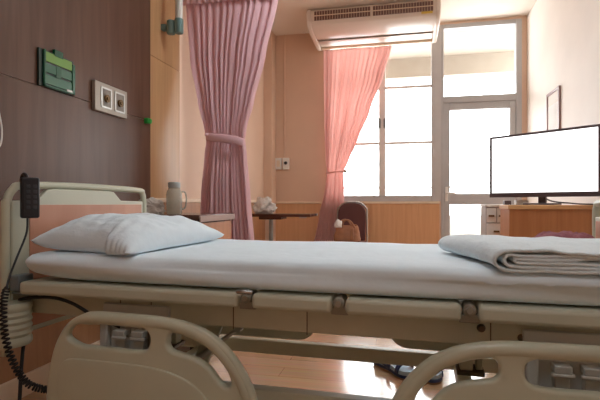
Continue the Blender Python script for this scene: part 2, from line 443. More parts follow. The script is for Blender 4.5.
tag(obj('call_cord', bm, 'white'), 'pale looped cord hanging on the dark wall at the left picture edge', 'cord')

# wall lamp at the edge of the pale laminate
t = thing('wall_lamp', 'teal-grey wall lamp with a frosted white tube beside the pink curtain', 'lamp', (-1.6, 3.1, 2.13))
LZ = 2.09
bm = BM(); lathe(bm, [(0.0, 0), (0.027, 0.0), (0.031, 0.006), (0.031, 0.09), (0.026, 0.096), (0, 0.096)], (-1.636, 3.085, LZ)); obj('junction_box', bm, 'teal', t)
bm = BM(); lathe(bm, [(0.0, 0), (0.027, 0.0), (0.031, 0.006), (0.031, 0.098), (0.026, 0.104), (0, 0.104)], (-1.574, 3.085, LZ)); obj('lamp_cup', bm, 'teal', t)
bm = BM(); lathe(bm, [(0.0, 0), (0.026, 0), (0.026, 0.40), (0.02, 0.415), (0, 0.415)], (-1.574, 3.085, LZ+0.103)); obj('tube_shade', bm, 'frost', t)
bm = BM(); box(bm, XL+0.008, -1.67, 3.065, 3.105, LZ+0.03, LZ+0.07); obj('bracket', bm, 'teal', t)
bm = BM(); cyl(bm, (-1.636, 3.085, LZ+0.05), (-1.574, 3.085, LZ+0.05), 0.012); obj('arm', bm, 'teal', t)

# switches + conduit on the window wall
t = thing('wall_switch', 'blank square switch box on the far wall, left one of the pair', 'switch', (-1.57, YW, 1.30))
obj('switch_box', B((-1.61, -1.528, YW-0.035, YW, 1.305, 1.452)), 'white', t, bevel=0.004)
obj('rocker', B((-1.59, -1.548, YW-0.04, YW-0.035, 1.34, 1.42)), 'cap', t, bevel=0.002)
t = thing('fan_regulator', 'square wall box with a round dark knob, right one of the pair', 'switch', (-1.47, YW, 1.30))
obj('regulator_box', B((-1.512, -1.43, YW-0.035, YW, 1.305, 1.452)), 'white', t, bevel=0.004)
bm = BM(); cyl(bm, (-1.471, YW-0.035, 1.385), (-1.471, YW-0.06, 1.385), 0.022, 0.018); obj('knob', bm, 'black', t, bevel=0.002)
bm = BM(); cyl(bm, (-1.493, YW-0.009, 1.452), (-1.493, YW-0.009, CEIL), 0.008, seg=10)
tag(obj('wire_conduit', bm, 'paint'), 'thin cream conduit running from ceiling to the wall switches', 'conduit')

# notice frame on the right wall
t = thing('notice_frame', 'thin frame with a white notice on the right wall above the television', 'picture frame', (XR, 4.8, 1.5))
obj('frame', B((XR-0.018, XR, 4.60, 4.625, 1.45, 1.93), (XR-0.018, XR, 4.955, 4.98, 1.45, 1.93), (XR-0.018, XR, 4.625, 4.955, 1.905, 1.93), (XR-0.018, XR, 4.625, 4.955, 1.45, 1.475)), 'nframe', t, bevel=0.002)
obj('backing', B((XR-0.008, XR, 4.625, 4.955, 1.475, 1.905)), 'paint_r', t)
obj('paper', B((XR-0.011, XR-0.008, 4.64, 4.94, 1.48, 1.80)), 'whitep', t)

# ------------------------------------------------------------------ air conditioner
AX0, AX1 = -1.055, 0.36
t = thing('air_conditioner', 'long cream ceiling-hung air conditioner above the window curtain', 'air conditioner', ((AX0+AX1)/2, 5.4, 2.78))
prof = [(5.75, CEIL-0.002), (5.10, CEIL-0.002), (5.065, 2.99), (5.05, 2.965), (5.055, 2.865), (5.075, 2.835), (5.13, 2.805), (5.25, 2.79), (5.40, 2.785), (5.44, 2.80), (5.66, 2.79), (5.70, 2.775), (5.75, 2.78)]
bm = BM(); prism(bm, prof, 'x', AX0+0.05, AX1-0.05); obj('body', bm, 'acw', t, sharp=25)
def capprof(g): return [(5.755, CEIL-0.001)]+[(5.10-g, CEIL-0.001), (5.06-g, 2.995), (5.042-g, 2.96), (5.046-g, 2.87), (5.07-g, 2.835), (5.13, 2.80-g), (5.25, 2.78-g), (5.68, 2.762-g), (5.74, 2.765-g), (5.755, 2.80)]
for x0, x1 in ((AX0, AX0+0.05), (AX1-0.05, AX1)):
    bm = BM(); prism(bm, capprof(0.004), 'x', x0, x1); obj('end_cap', bm, 'acw', t, bevel=0.012, seg=3, sharp=25)
for x0, x1 in ((AX0+0.085, -0.36), (-0.335, AX1-0.075)):
    g = obj('inlet_grille', B((x0, x1, 5.046, 5.06, 2.873, 2.972)), 'acd', t)
    bm = BM(); box(bm, x0, x1, 5.036, 5.05, 2.918, 2.925)
    n = int((x1-x0)/0.028)
    for k in range(n+1): box(bm, x0+k*(x1-x0)/n-0.0015, x0+k*(x1-x0)/n+0.0015, 5.041, 5.05, 2.873, 2.972)
    obj('grille_bar', bm, 'cap', g)
obj('outlet_louver', B((AX0+0.06, AX1-0.06, 5.45, 5.64, 2.779, 2.787)), 'acw', t, bevel=0.003)
obj('sticker', B((0.165, 0.28, 5.0495, 5.052, 2.848, 2.872)), 'yellow', t)
bm = BM(); box(bm, AX0+0.05, AX1-0.05, 5.67, 5.70, 2.758, 2.79); obj('lower_lip', bm, 'cap', t, bevel=0.008, seg=3)

# ------------------------------------------------------------------ curtains
def interp(tab, z):
    for (z0, *a), (z1, *b) in zip(tab, tab[1:]):
        if z0 >= z >= z1:
            k = (z0-z)/(z0-z1); k = k*k*(3-2*k)*0.45+k*0.55
            return [p+(q-p)*k for p, q in zip(a, b)]
    return list(tab[-1][1:])
def curtain(tab, y0, nf, amp, nz, seed, ztop, zbot):
    bm = BM(); NU = nf*10
    def fn(u, v):
        z = ztop+(zbot-ztop)*v
        xa, xb, am = interp(tab, z)
        ph = 2*PI*nf*u + 1.2*noise.noise((u*5+seed, z*0.35, 0)) + 0.9*noise.noise((u*13, seed, z*0.2))
        a = amp*am*(0.7+0.6*noise.noise((u*9+seed*3, z*0.5, 4)))
        uu = u+0.010*noise.noise((u*16, z*0.4, seed))
        x = xa+(xb-xa)*uu + (xb-xa)/nf*0.22*math.sin(ph*1.0+1.1)
        y = y0+a*math.sin(ph)+0.25*a*math.sin(2.3*ph+seed)+0.02*noise.noise((u*3, z*1.2, seed))
        return (x, y, z)
    grid(bm, NU, nz, fn); return bm
t = thing('bedside_curtain', 'tall mauve-pink curtain gathered by a tieback, behind the bedside cabinet', 'curtain', (-1.35, 3.4, 0.24))
tabL = [(2.60, -1.70, -0.925, 0.7), (2.41, -1.685, -0.94, 0.8), (2.0, -1.645, -1.04, 1.0), (1.65, -1.575, -1.13, 1.0), (1.45, -1.525, -1.185, 0.7), (1.36, -1.51, -1.195, 0.5), (1.27, -1.525, -1.185, 0.7), (0.95, -1.555, -1.16, 1.0), (0.58, -1.57, -1.13, 1.1), (0.2, -1.58, -1.12, 1.1)]
obj('curtain_fabric', curtain(tabL, 3.4, 13, 0.036, 70, 2.3, 2.56, 0.24), 'curtain', t, thick=0.002, sharp=80)
bm = BM()
grid(bm, 160, 4, lambda u, v: (-1.69+0.755*u, 3.368+0.006*math.sin(u*95)-0.004*math.sin(v*PI), 2.415+0.006*noise.noise((u*8, 1, 0))+0.075*v))
obj('header_band', bm, 'tie', t, thick=0.003, sharp=80)
bm = BM()
def tieband(u, v):
    a = PI*(1.12-1.24*u)
    x = -1.347+0.154*math.cos(a); y = 3.40-0.058*math.sin(a)
    zc = 1.41-0.085*u+0.006*noise.noise((u*7, 3, 0))
    return (x, y-0.008*math.sin(v*PI), zc+(v-0.5)*0.062)
grid(bm, 40, 6, tieband); obj('tieback', bm, 'tie', t, thick=0.006, sharp=80)
bm = BM(); bmesh.ops.create_uvsphere(bm, u_segments=12, v_segments=8, radius=0.018, matrix=Matrix.Translation((-1.485, 3.365, 1.405))); obj('tie_knot', bm, 'tie', t)
bm = BM(); box(bm, XL+0.02, 0.2, 3.385, 3.415, 2.585, 2.61)
t = tag(obj('curtain_track', bm, 'cap', bevel=0.004), 'overhead rail carrying the tall mauve curtain', 'curtain rail')
bm = BM(); cyl(bm, (-0.4, 3.4, 2.61), (-0.4, 3.4, CEIL), 0.008); obj('hanger', bm, 'cap', t)

t = thing('window_curtain', 'sheer coral-pink curtain swept aside on the left of the window', 'curtain', (-0.7, 5.66, 0.3))
tabW = [(2.76, -0.985, -0.15, 0.7), (2.7, -0.98, -0.165, 0.8), (2.39, -0.975, -0.255, 1.0), (1.98, -0.965, -0.41, 1.0), (1.63, -0.955, -0.555, 0.8), (1.39, -0.945, -0.66, 0.55), (1.25, -0.925, -0.725, 0.35), (1.05, -0.955, -0.715, 0.6), (0.7, -1.03, -0.72, 0.9), (0.25, -1.12, -0.735, 1.0)]
obj('curtain_fabric', curtain(tabW, 5.64, 15, 0.028, 60, 5.1, 2.735, 0.25), 'curtain_w', t, thick=0.0015, sharp=80)
bm = BM(); grid(bm, 30, 4, lambda u, v: (-0.825+0.112*math.cos(PI*(1-u)), 5.64-0.04*math.sin(PI*u), 1.235+0.03*u+(v-0.5)*0.02)); obj('tieback', bm, 'curtain_w', t, thick=0.004, sharp=80)
bm = BM(); cyl(bm, (-0.70, YW-0.02, 1.26), (-0.70, 5.62, 1.26), 0.008); bmesh.ops.create_uvsphere(bm, u_segments=10, v_segments=8, radius=0.02, matrix=Matrix.Translation((-0.70, 5.61, 1.26))); obj('tie_hook', bm, 'beige', t)

# ------------------------------------------------------------------ bedside cabinet and things on it
t = thing('bedside_cabinet', 'brown-topped bedside cabinet with metal edging beside the bed head', 'cabinet', (-1.42, 2.79, 0))
CX0, CX1, CY0, CY1 = -1.675, -1.15, 2.50, 3.06
obj('top', B((CX0, CX1, CY0, CY1, 0.784, 0.812)), 'dwood', t, bevel=0.004)
obj('edging', B((CX1-0.002, CX1+0.008, CY0, CY1, 0.768, 0.806)), 'mstrip', t, bevel=0.003)
obj('body', B((CX0, CX1-0.02, CY0+0.015, CY1-0.015, 0.08, 0.784)), 'dwood', t, bevel=0.003)
for z0, z1 in ((0.60, 0.762), (0.10, 0.59)):
    o = obj('drawer' if z0 > 0.5 else 'door', B((CX1-0.02, CX1-0.004, CY0+0.04, CY1-0.04, z0, z1)), 'owood', t, bevel=0.003)
    bm = BM(); cyl(bm, (CX1-0.004, 2.78, (z0+z1)/2), (CX1+0.02, 2.78, (z0+z1)/2), 0.013); obj('knob', bm, 'steel', o)
for x in (CX0+0.04, CX1-0.06):
    for y in (CY0+0.05, CY1-0.05):
        bm = BM(); cyl(bm, (x, y, 0), (x, y, 0.08), 0.02); obj('foot', bm, 'black', t)
JX, JY, JZ = -1.345, 2.575, 0.8125
t = thing('water_jug', 'clear smoky lidded water jug on the bedside cabinet', 'jug', (JX, JY, JZ))
bm = BM(); lathe(bm, [(0, 0), (0.042, 0), (0.046, 0.006), (0.046, 0.12), (0.043, 0.138), (0.034, 0.15), (0.034, 0.158), (0, 0.158)], (JX, JY, JZ)); obj('jug_body', bm, 'jug', t)
bm = BM(); lathe(bm, [(0, 0), (0.036, 0), (0.036, 0.028), (0.032, 0.033), (0, 0.033)], (JX, JY, JZ+0.1585)); obj('lid', bm, 'grey_pl', t)
bm = BM(); tube(bm, smooth_path([(JX+0.038, JY+0.02, JZ+0.135), (JX+0.055, JY+0.03, JZ+0.13), (JX+0.062, JY+0.034, JZ+0.09), (JX+0.055, JY+0.03, JZ+0.04), (JX+0.036, JY+0.02, JZ+0.03)], 5), 0.005); obj('handle', bm, 'jug', t)

def crumple(name, c, size, seed, m, cuts=4, amp=0.35):
    bm = BM(); bmesh.ops.create_icosphere(bm, subdivisions=cuts, radius=1)
    for v in bm.verts:
        p = v.co.copy()
        n = noise.noise(p*1.7+Vector((seed, 0, 0)))*amp + noise.noise(p*4+Vector((0, seed, 0)))*amp*0.6
        r = 1+n-0.25*abs(noise.noise(p*7+Vector((seed, seed, 0))))
        q = p*r
        q.z = max(q.z, -0.62)
        v.co = Vector((c[0]+q.x*size[0], c[1]+q.y*size[1], c[2]+(q.z+0.62)*size[2]))
    return bm
tag(obj('plastic_bag', crumple('b', (-1.50, 2.555, 0.8125), (0.105, 0.055, 0.058), 3.0, 'bag'), 'bag', sharp=60), 'crumpled white plastic bag on the bedside cabinet behind the headboard', 'plastic bag')

# over-bed table by the window wall
t = thing('overbed_table', 'dark-topped wheeled overbed table on a grey column behind the curtain', 'table', (-1.33, 4.62, 0))
bm = BM(); prism(bm, smooth_path([(-1.62, 4.45), (-1.58, 4.42), (-0.95, 4.42), (-0.90, 4.46), (-0.90, 4.78), (-0.95, 4.82), (-1.58, 4.82), (-1.62, 4.78)], 3, True), 'z', 0.745, 0.772); obj('tabletop', bm, 'dwood', t, bevel=0.004)
obj('mounting_box', B((-1.43, -1.20, 4.50, 4.74, 0.715, 0.745)), 'dwood', t, bevel=0.006)
bm = BM(); cyl(bm, (-1.335, 4.62, 0.09), (-1.335, 4.62, 0.715), 0.022); obj('column', bm, 'grey_pl', t)
obj('base', B((-1.60, -1.0, 4.60, 4.65, 0.05, 0.09), (-1.60, -1.55, 4.40, 4.85, 0.05, 0.09), (-1.05, -1.0, 4.40, 4.85, 0.05, 0.09)), 'grey_pl', t, bevel=0.006)
for x in (-1.575, -1.025):
    for y in (4.42, 4.83):
        bm = BM(); cyl(bm, (x-0.012, y, 0.025), (x+0.012, y, 0.025), 0.025); obj('caster', bm, 'black', t)
obj('release_lever', B((-1.0, -0.93, 4.43, 4.46, 0.733, 0.745)), 'steel', t, bevel=0.003)
tag(obj('plastic_bag', crumple('b', (-1.40, 4.60, 0.7725), (0.115, 0.085, 0.10), 8.0, 'bag', amp=0.4), 'bag', sharp=60), 'puffy white plastic bag on the dark overbed table', 'plastic bag')

# chair below the window and bags on it
t = thing('visitor_chair', 'maroon chair with rounded back under the window', 'chair', (-0.61, 5.38, 0))
bp = [(-0.77, 0.44), (-0.775, 0.72), (-0.755, 0.82), (-0.70, 0.868), (-0.61, 0.882), (-0.52, 0.868), (-0.465, 0.82), (-0.447, 0.72), (-0.455, 0.44)]
bm = BM(); prism(bm, [tuple(p[:2]) for p in smooth_path([(a, b, 0) for a, b in bp], 5)], 'y', 5.52, 5.55); obj('backrest', bm, 'maroon', t, bevel=0.012, seg=3, F=Matrix.Translation((0, 0, 0)))
bm = BM(); tube(bm, smooth_path([(-0.785, 5.56, 0.0), (-0.785, 5.56, 0.72), (-0.765, 5.56, 0.828), (-0.70, 5.56, 0.88), (-0.61, 5.56, 0.893), (-0.52, 5.56, 0.88), (-0.455, 5.56, 0.828), (-0.437, 5.56, 0.72), (-0.437, 5.56, 0.0)], 6), 0.011); obj('back_frame', bm, 'steel', t)
bm = BM(); box(bm, -0.79, -0.43, 5.14, 5.53, 0.39, 0.44); obj('seat', bm, 'maroon', t, bevel=0.02, seg=3)
for x in (-0.77, -0.45):
    bm = BM(); cyl(bm, (x, 5.17, 0), (x, 5.17, 0.39), 0.011); obj('leg', bm, 'steel', t)
t = thing('handbag', 'slouchy brown leather handbag on the maroon chair', 'bag', (-0.635, 5.32, 0.44))
def bagfn(u, v):
    a = 2*PI*u; k = v
    rx = 0.15*(1-0.25*k**2)+0.012*noise.noise((u*6, v*4, 1)); ry = 0.075*(1-0.55*k)+0.012*noise.noise((u*6, v*4, 7))
    z = 0.442+0.185*k+0.012*math.sin(a*2)*k
    if v == 0: rx *= 0.9; ry *= 0.9
    return (-0.64+rx*math.copysign(abs(math.cos(a))**0.7, math.cos(a)), 5.32+ry*math.copysign(abs(math.sin(a))**0.7, math.sin(a)), z)
bm = BM(); V = grid(bm, 48, 14, bagfn); bmesh.ops.remove_doubles(bm, verts=bm.verts, dist=1e-5)
bmesh.ops.contextual_create(bm, geom=[e for e in bm.edges if e.is_boundary and all(v.co.z < 0.46 for v in e.verts)])
obj('bag_body', bm, 'leather', t, thick=0.004, sharp=80)
for yy, s, dx in ((5.285, 1, 0.02), (5.355, -1, -0.02)):
    bm = BM(); tube(bm, smooth_path([(-0.71+dx, yy, 0.59), (-0.70+dx, yy-0.01*s, 0.66), (-0.66+dx, yy-0.02*s, 0.69), (-0.61+dx, yy-0.02*s, 0.67), (-0.57+dx, yy, 0.60)], 6), 0.009); obj('handle', bm, 'leather', t)
obj('strap_flap', B((-0.60, -0.56, 5.235, 5.25, 0.47, 0.60)), 'leather', t, bevel=0.005)
tag(obj('paper_tissue', crumple('p', (-0.735, 5.295, 0.60), (0.048, 0.04, 0.055), 4.4, 'whitep', cuts=3), 'whitep', sharp=50), 'crumpled white tissue sticking out of the brown handbag', 'tissue')

# ------------------------------------------------------------------ right side: cabinet, television, drawers
t = thing('tv_cabinet', 'orange-brown wooden cabinet under the television by the right wall', 'cabinet', (1.02, 3.69, 0))
KX0, KX1, KY0, KY1 = 0.704, 1.335, 3.53, 3.85
obj('top', B((KX0, KX1, KY0-0.008, KY1, 0.836, 0.866)), 'edge', t, bevel=0.003)
obj('body', B((KX0+0.008, KX1, KY0, KY1, 0.06, 0.836)), 'owood', t, bevel=0.003)
obj('plinth', B((KX0+0.03, KX1, KY0+0.03, KY1, 0, 0.06)), 'dwood', t)

tl, tr = Vector((0.655, 3.91, 0)), Vector((1.232, 3.41, 0))
ux = (tr-tl).normalized(); L = (tr-tl).length
TVF = Matrix.Translation(tl) @ Matrix(((ux.x, -ux.y, 0, 0), (ux.y, ux.x, 0, 0), (0, 0, 1, 0), (0, 0, 0, 1)))
t = thing('television', 'flat television with a blank white lit screen on the wooden cabinet', 'television', (L/2, 0.03, 0.867), TVF)
SB, ST_ = 0.953, 1.383
obj('back_case', B((-0.012, L+0.012, 0.012, 0.05, SB-0.024, ST_+0.012), (0.15, L-0.15, 0.05, 0.09, SB+0.02, ST_-0.1)), 'tvbez', t, F=TVF, bevel=0.006)
obj('bezel', B((-0.012, 0.006, 0, 0.014, SB-0.03, ST_+0.012), (L-0.006, L+0.012, 0, 0.014, SB-0.03, ST_+0.012), (0, L, 0, 0.014, ST_-0.005, ST_+0.012), (0, L, -0.002, 0.014, SB-0.03, SB+0.004)), 'tvbez', t, F=TVF, bevel=0.002)
obj('screen', B((0, L, 0.006, 0.012, SB, ST_)), 'screen', t, F=TVF)
obj('stand_neck', B((L/2-0.03, L/2+0.022, 0.03, 0.055, 0.88, SB)), 'tvbez', t, F=TVF, bevel=0.003)
obj('stand_base', B((L/2-0.11, L/2+0.11, -0.035, 0.09, 0.867, 0.88)), 'tvbez', t, F=TVF, bevel=0.005)
bm = BM(); tube(bm, smooth_path([(0.98, 3.80, 0.94), (1.02, 3.72, 0.90), (1.06, 3.66, 0.886), (1.12, 3.63, 0.88), (1.18, 3.62, 0.874), (1.25, 3.63, 0.872), (1.32, 3.66, 0.872)], 8), 0.005); obj('cord', bm, 'tvbez', t)
tag(obj('set_top_box', B((0.72, 0.765, 3.72, 3.79, 0.867, 0.898)), 'tvbez', bevel=0.004), 'tiny dark box at the left corner of the wooden cabinet top', 'box')
tag(obj('white_carton', B((0.81, 0.90, 3.79, 3.845, 0.867, 0.90)), 'white', bevel=0.004), 'small white box on the cabinet behind the television', 'box')

t = thing('drawer_unit', 'narrow white drawer unit between the door and the wooden cabinet', 'drawers', (0.717, 4.15, 0))
QX0, QX1, QY0, QY1 = 0.634, 0.80, 4.02, 4.28
obj('body', B((QX0, QX1, QY0, QY1, 0.03, 0.85)), 'whitebody', t, bevel=0.005)
obj('top', B((QX0-0.005, QX1+0.005, QY0-0.012, QY1, 0.85, 0.868)), 'white', t, bevel=0.003)
for x0, x1, z0, z1 in ((0.640, 0.709, 0.725, 0.838), (0.717, 0.786, 0.725, 0.838), (0.640, 0.786, 0.60, 0.715), (0.640, 0.786, 0.47, 0.59), (0.640, 0.786, 0.34, 0.46), (0.640, 0.786, 0.10, 0.33)):
    o = obj('drawer', B((x0, x1, QY0-0.012, QY0, z0, z1)), 'white', t, bevel=0.004)
    xm = (x0+x1)/2
    obj('handle', B((xm-0.022, xm+0.022, QY0-0.024, QY0-0.012, (z0+z1)/2-0.012, (z0+z1)/2+0.003)), 'brass', o, bevel=0.003)
for x in (QX0+0.03, QX1-0.03):
    for y in (QY0+0.03, QY1-0.03):
        bm = BM(); cyl(bm, (x, y, 0), (x, y, 0.03), 0.015); obj('foot', bm, 'black', t)

# ------------------------------------------------------------------ slippers beyond the bed
def slipper(x, y, rz, label):
    F = Matrix.Translation((x, y, 0)) @ Matrix.Rotation(rz, 4, 'Z')
    t = thing('slipper', label, 'slipper', (0, 0, 0), F, 'slippers on the floor')
    so = smooth_path([Vector((a, b, 0)) for a, b in [(-0.042, -0.11), (-0.03, -0.138), (0, -0.145), (0.03, -0.138), (0.04, -0.10), (0.034, 0), (0.046, 0.07), (0.04, 0.115), (0.008, 0.14), (-0.032, 0.12), (-0.05, 0.06), (-0.036, -0.02)]], 5, True)
    out = [(p.x, p.y) for p in so]
    bm = BM(); prism(bm, out, 'z', 0, 0.008); obj('outsole', bm, 'tan', t, F=F, bevel=0.003)
    bm = BM(); prism(bm, [(a*1.02, b*1.02) for a, b in out], 'z', 0.008, 0.024); obj('midsole', bm, 'navy', t, F=F, bevel=0.004)
    bm = BM(); prism(bm, [(a*0.98, b*0.98) for a, b in out], 'z', 0.024, 0.044); obj('insole', bm, 'paleblue', t, F=F, bevel=0.001)
    for y0, y1, h in ((-0.005, 0.022, 0.066), (0.065, 0.09, 0.054)):
        bm = BM(); grid(bm, 20, 4, lambda u, v: (0.05*math.cos(PI*(1-u)), y0+(y1-y0)*v+0.015*math.sin(PI*u), 0.026+h*math.sin(PI*u)**0.7)); obj('strap', bm, 'navy', t, F=F, thick=0.005, sharp=80)
    bm = BM(); tube(bm, smooth_path([(-0.04, -0.02, 0.034), (-0.045, -0.1, 0.05), (0, -0.142, 0.058), (0.045, -0.1, 0.05), (0.04, -0.02, 0.034)], 6), 0.006); obj('heel_strap', bm, 'navy', t, F=F)
slipper(-0.055, 2.50, math.radians(-140), 'navy strappy slipper on the floor under the bed, the left one')
slipper(0.135, 2.50, math.radians(178), 'navy strappy slipper on the floor under the bed, the right one')

# ------------------------------------------------------------------ the bed
HX, FX = -1.437, 0.675
BY0, BY1 = 1.323, 2.19
bed = thing('hospital_bed', 'cream adjustable hospital bed with moulded side rails, in the foreground', 'bed', (-0.385, 1.755, 0), BEDF)
def bo(name, bm, m, parent=None, **k): return obj(name, bm, m, parent or bed, F=BEDF, **k)

def endboard(x, top, s, name):
    """s=+1: the inner face looks to +x"""
    dz = top-0.95
    r = 0.0145
    path = [(x, BY0+0.012, 0.34), (x, BY0+0.012, 0.82+dz), (x, BY0+0.02, 0.885+dz), (x, BY0+0.045, 0.924+dz), (x, BY0+0.10, 0.940+dz), (x, 1.75, 0.946+dz), (x, BY1-0.07, 0.940+dz), (x, BY1-0.025, 0.925+dz), (x, BY1-0.012, 0.885+dz), (x, BY1-0.012, 0.8+dz), (x, BY1-0.012, 0.34)]
    bm = BM(); tube(bm, smooth_path(path, 6), r, 12); t = bo(name, bm, 'creamp')
    pp = [(BY0+0.03, 0.40), (BY0+0.03, 0.884+dz), (1.47, 0.886+dz), (1.518, 0.926+dz), (1.55, 0.931+dz), (1.885, 0.931+dz), (1.922, 0.926+dz), (1.975, 0.886+dz), (BY1-0.035, 0.884+dz), (BY1-0.035, 0.40)]
    bm = BM(); prism(bm, pp, 'x', x-0.012, x+0.012); bo('board', bm, 'cream', t, bevel=0.005)
    bo('laminate_panel', B((x-0.0145, x+0.0145, BY0+0.105, BY1-0.05, 0.42, 0.868+dz)), 'pinklam', t, bevel=0.002)
    return t
endboard(HX, 0.955, 1, 'headboard')
endboard(FX, 0.89, -1, 'footboard')

# mattress platform: side boards in four sections with metal hinges between
secs = [(-1.362, -0.548), (-0.505, -0.262), (-0.222, 0.092), (0.135, 0.64)]
for x0, x1 in secs:
    o = bo('platform_section', B((x0, x1, 1.318, 2.185, 0.563, 0.608)), 'cream', bevel=0.012, seg=3)
for xa, xb in zip(secs, secs[1:]):
    x = (xa[1]+xb[0])/2
    bm = BM(); cyl(bm, (x, 1.33, 0.592), (x, 1.40, 0.592), 0.017); box(bm, xa[1]-0.005, xb[0]+0.005, 1.345, 1.37, 0.555, 0.578)
    h = bo('hinge', bm, 'hinge', bevel=0.003)
    bm = BM(); cyl(bm, (x, 1.33, 0.592), (x, 1.322, 0.592), 0.012, 0.009); bo('hinge_cap', bm, 'hinge', h)
bm = BM(); tube(bm, smooth_path([(-0.545, 1.314, 0.613), (-0.525, 1.306, 0.616), (-0.50, 1.314, 0.613)], 4), 0.007); bo('mattress_clip', bm, 'steel')

# under frame
bo('main_frame', B((HX+0.03, FX-0.03, 1.41, 1.455, 0.478, 0.548), (HX+0.03, FX-0.03, 2.04, 2.085, 0.47, 0.548), (HX+0.03, HX+0.08, 1.455, 2.04, 0.48, 0.54), (FX-0.08, FX-0.03, 1.455, 2.04, 0.48, 0.54), (0.09, 0.18, 1.455, 2.04, 0.482, 0.538), (-1.0, -0.91, 1.455, 2.04, 0.482, 0.538)), 'creamd', bevel=0.004)
for x in (-1.02, -0.90, -0.60, -0.355, 0.175):
    bo('frame_joint', B((x-0.0015, x+0.0015, 1.4085, 1.41, 0.472, 0.546)), 'darksteel')
def rounded(x0, x1, z0, z1, r, right=True):
    arc = [(x1-r+r*math.sin(a), z0+r-r*math.cos(a)) for a in [k*PI/2/8 for k in range(9)]]
    P = [(x0, z0)]+arc+[(x1, z1), (x0, z1)]
    if not right: P = [(x0+x1-a, b) for a, b in P][::-1]
    return P
bm = BM(); prism(bm, rounded(-1.06, -0.40, 0.355, 0.52, 0.075), 'y', 1.735, 1.75); bo('skirt_plate', bm, 'cream', bevel=0.003)
bm = BM(); prism(bm, rounded(-0.135, 0.55, 0.355, 0.52, 0.075, False), 'y', 1.735, 1.75); bo('skirt_plate', bm, 'cream', bevel=0.003)
bo('base_frame', B((-1.32, 0.60, 1.47, 1.515, 0.205, 0.262), (-1.32, 0.60, 2.05, 2.095, 0.185, 0.246), (-1.32, -1.27, 1.515, 2.05, 0.19, 0.25), (0.55, 0.60, 1.515, 2.05, 0.19, 0.25), (-0.98, -0.93, 1.515, 2.05, 0.19, 0.25), (0.11, 0.16, 1.515, 2.05, 0.19, 0.25)), 'creamd', bevel=0.005)
for x in (-0.955, 0.135):
    bo('lift_column', B((x-0.045, x+0.045, 1.885, 1.955, 0.25, 0.482)), 'creamd', bevel=0.005)
    l = bo('lift_leg', B((x-0.03, x+0.01, 1.585, 1.655, 0.345, 0.482)), 'creamd', bevel=0.005)
    bo('leg_pad', B((x-0.04, x+0.045, 1.58, 1.66, 0.33, 0.345)), 'darksteel', l, bevel=0.003)
    bo('link', B((x+0.02, x+0.04, 1.60, 1.64, 0.345, 0.482)), 'cream', l, bevel=0.003)
for x in (-1.25, 0.53):
    for y in (1.49, 2.07):
        bm = BM(); cyl(bm, (x, y, 0.11), (x, y, 0.205 if y < 2 else 0.178), 0.02); box(bm, x-0.05, x+0.05, y-0.035, y-0.028, 0.05, 0.12); box(bm, x-0.05, x+0.05, y+0.028, y+0.035, 0.05, 0.12); box(bm, x-0.05, x+0.05, y-0.035, y+0.035, 0.108, 0.12)
        c = bo('caster', bm, 'grey_pl')
        bm = BM(); cyl(bm, (x, y-0.024, 0.06), (x, y+0.024, 0.06), 0.06, seg=24); bo('wheel', bm, 'rubber', c, bevel=0.008)
# gas strut and its bracket
bm = BM(); cyl(bm, (-0.83, 1.60, 0.292), (-0.735, 1.60, 0.366), 0.014); cyl(bm, (-0.735, 1.60, 0.366), (-0.665, 1.60, 0.42), 0.008); cyl(bm, (-0.66, 1.585, 0.424), (-0.66, 1.615, 0.424), 0.014); bo('gas_strut', bm, 'steel')
bm = BM(); prism(bm, [(-0.865, 0.262), (-0.80, 0.262), (-0.715, 0.47), (-0.775, 0.47)], 'y', 1.62, 1.635); s = bo('strut_bracket', bm, 'cream', bevel=0.003)
bm = BM(); cyl(bm, (-0.825, 1.612, 0.30), (-0.825, 1.62, 0.30), 0.012); bo('bolt', bm, 'darksteel', s)
# latch units carrying the side rails
for x0 in (-1.045, 0.29):
    l = bo('rail_latch', B((x0-0.035, x0+0.22, 1.395, 1.409, 0.355, 0.535)), 'latchpl', bevel=0.004)
    bo('guide_post', B((x0-0.03, x0+0.0, 1.37, 1.395, 0.33, 0.485)), 'latchpl', l, bevel=0.006)
    for k in (0.055, 0.125):
        bm = BM(); box(bm, x0+k-0.022, x0+k+0.022, 1.355, 1.395, 0.435, 0.455); box(bm, x0+k-0.018, x0+k+0.018, 1.365, 1.395, 0.39, 0.425); cyl(bm, (x0+k-0.028, 1.36, 0.43), (x0+k+0.028, 1.36, 0.43), 0.007)
        bo('latch_clamp', bm, 'latchmetal', l, bevel=0.003)
    bo('latch_bar', B((x0+0.01, x0+0.19, 1.375, 1.385, 0.37, 0.382), (x0+0.155, x0+0.165, 1.37, 1.395, 0.36, 0.46), (x0+0.185, x0+0.195, 1.37, 1.395, 0.36, 0.46)), 'darksteel', l, bevel=0.002)
for x, z in ((-1.065, 0.522), (-0.86, 0.518), (0.15, 0.528), (0.256, 0.508)):
    bm = BM(); cyl(bm, (x, 1.41, z), (x, 1.398, z), 0.012, 0.009, 12); bo('bolt', bm, 'darksteel')

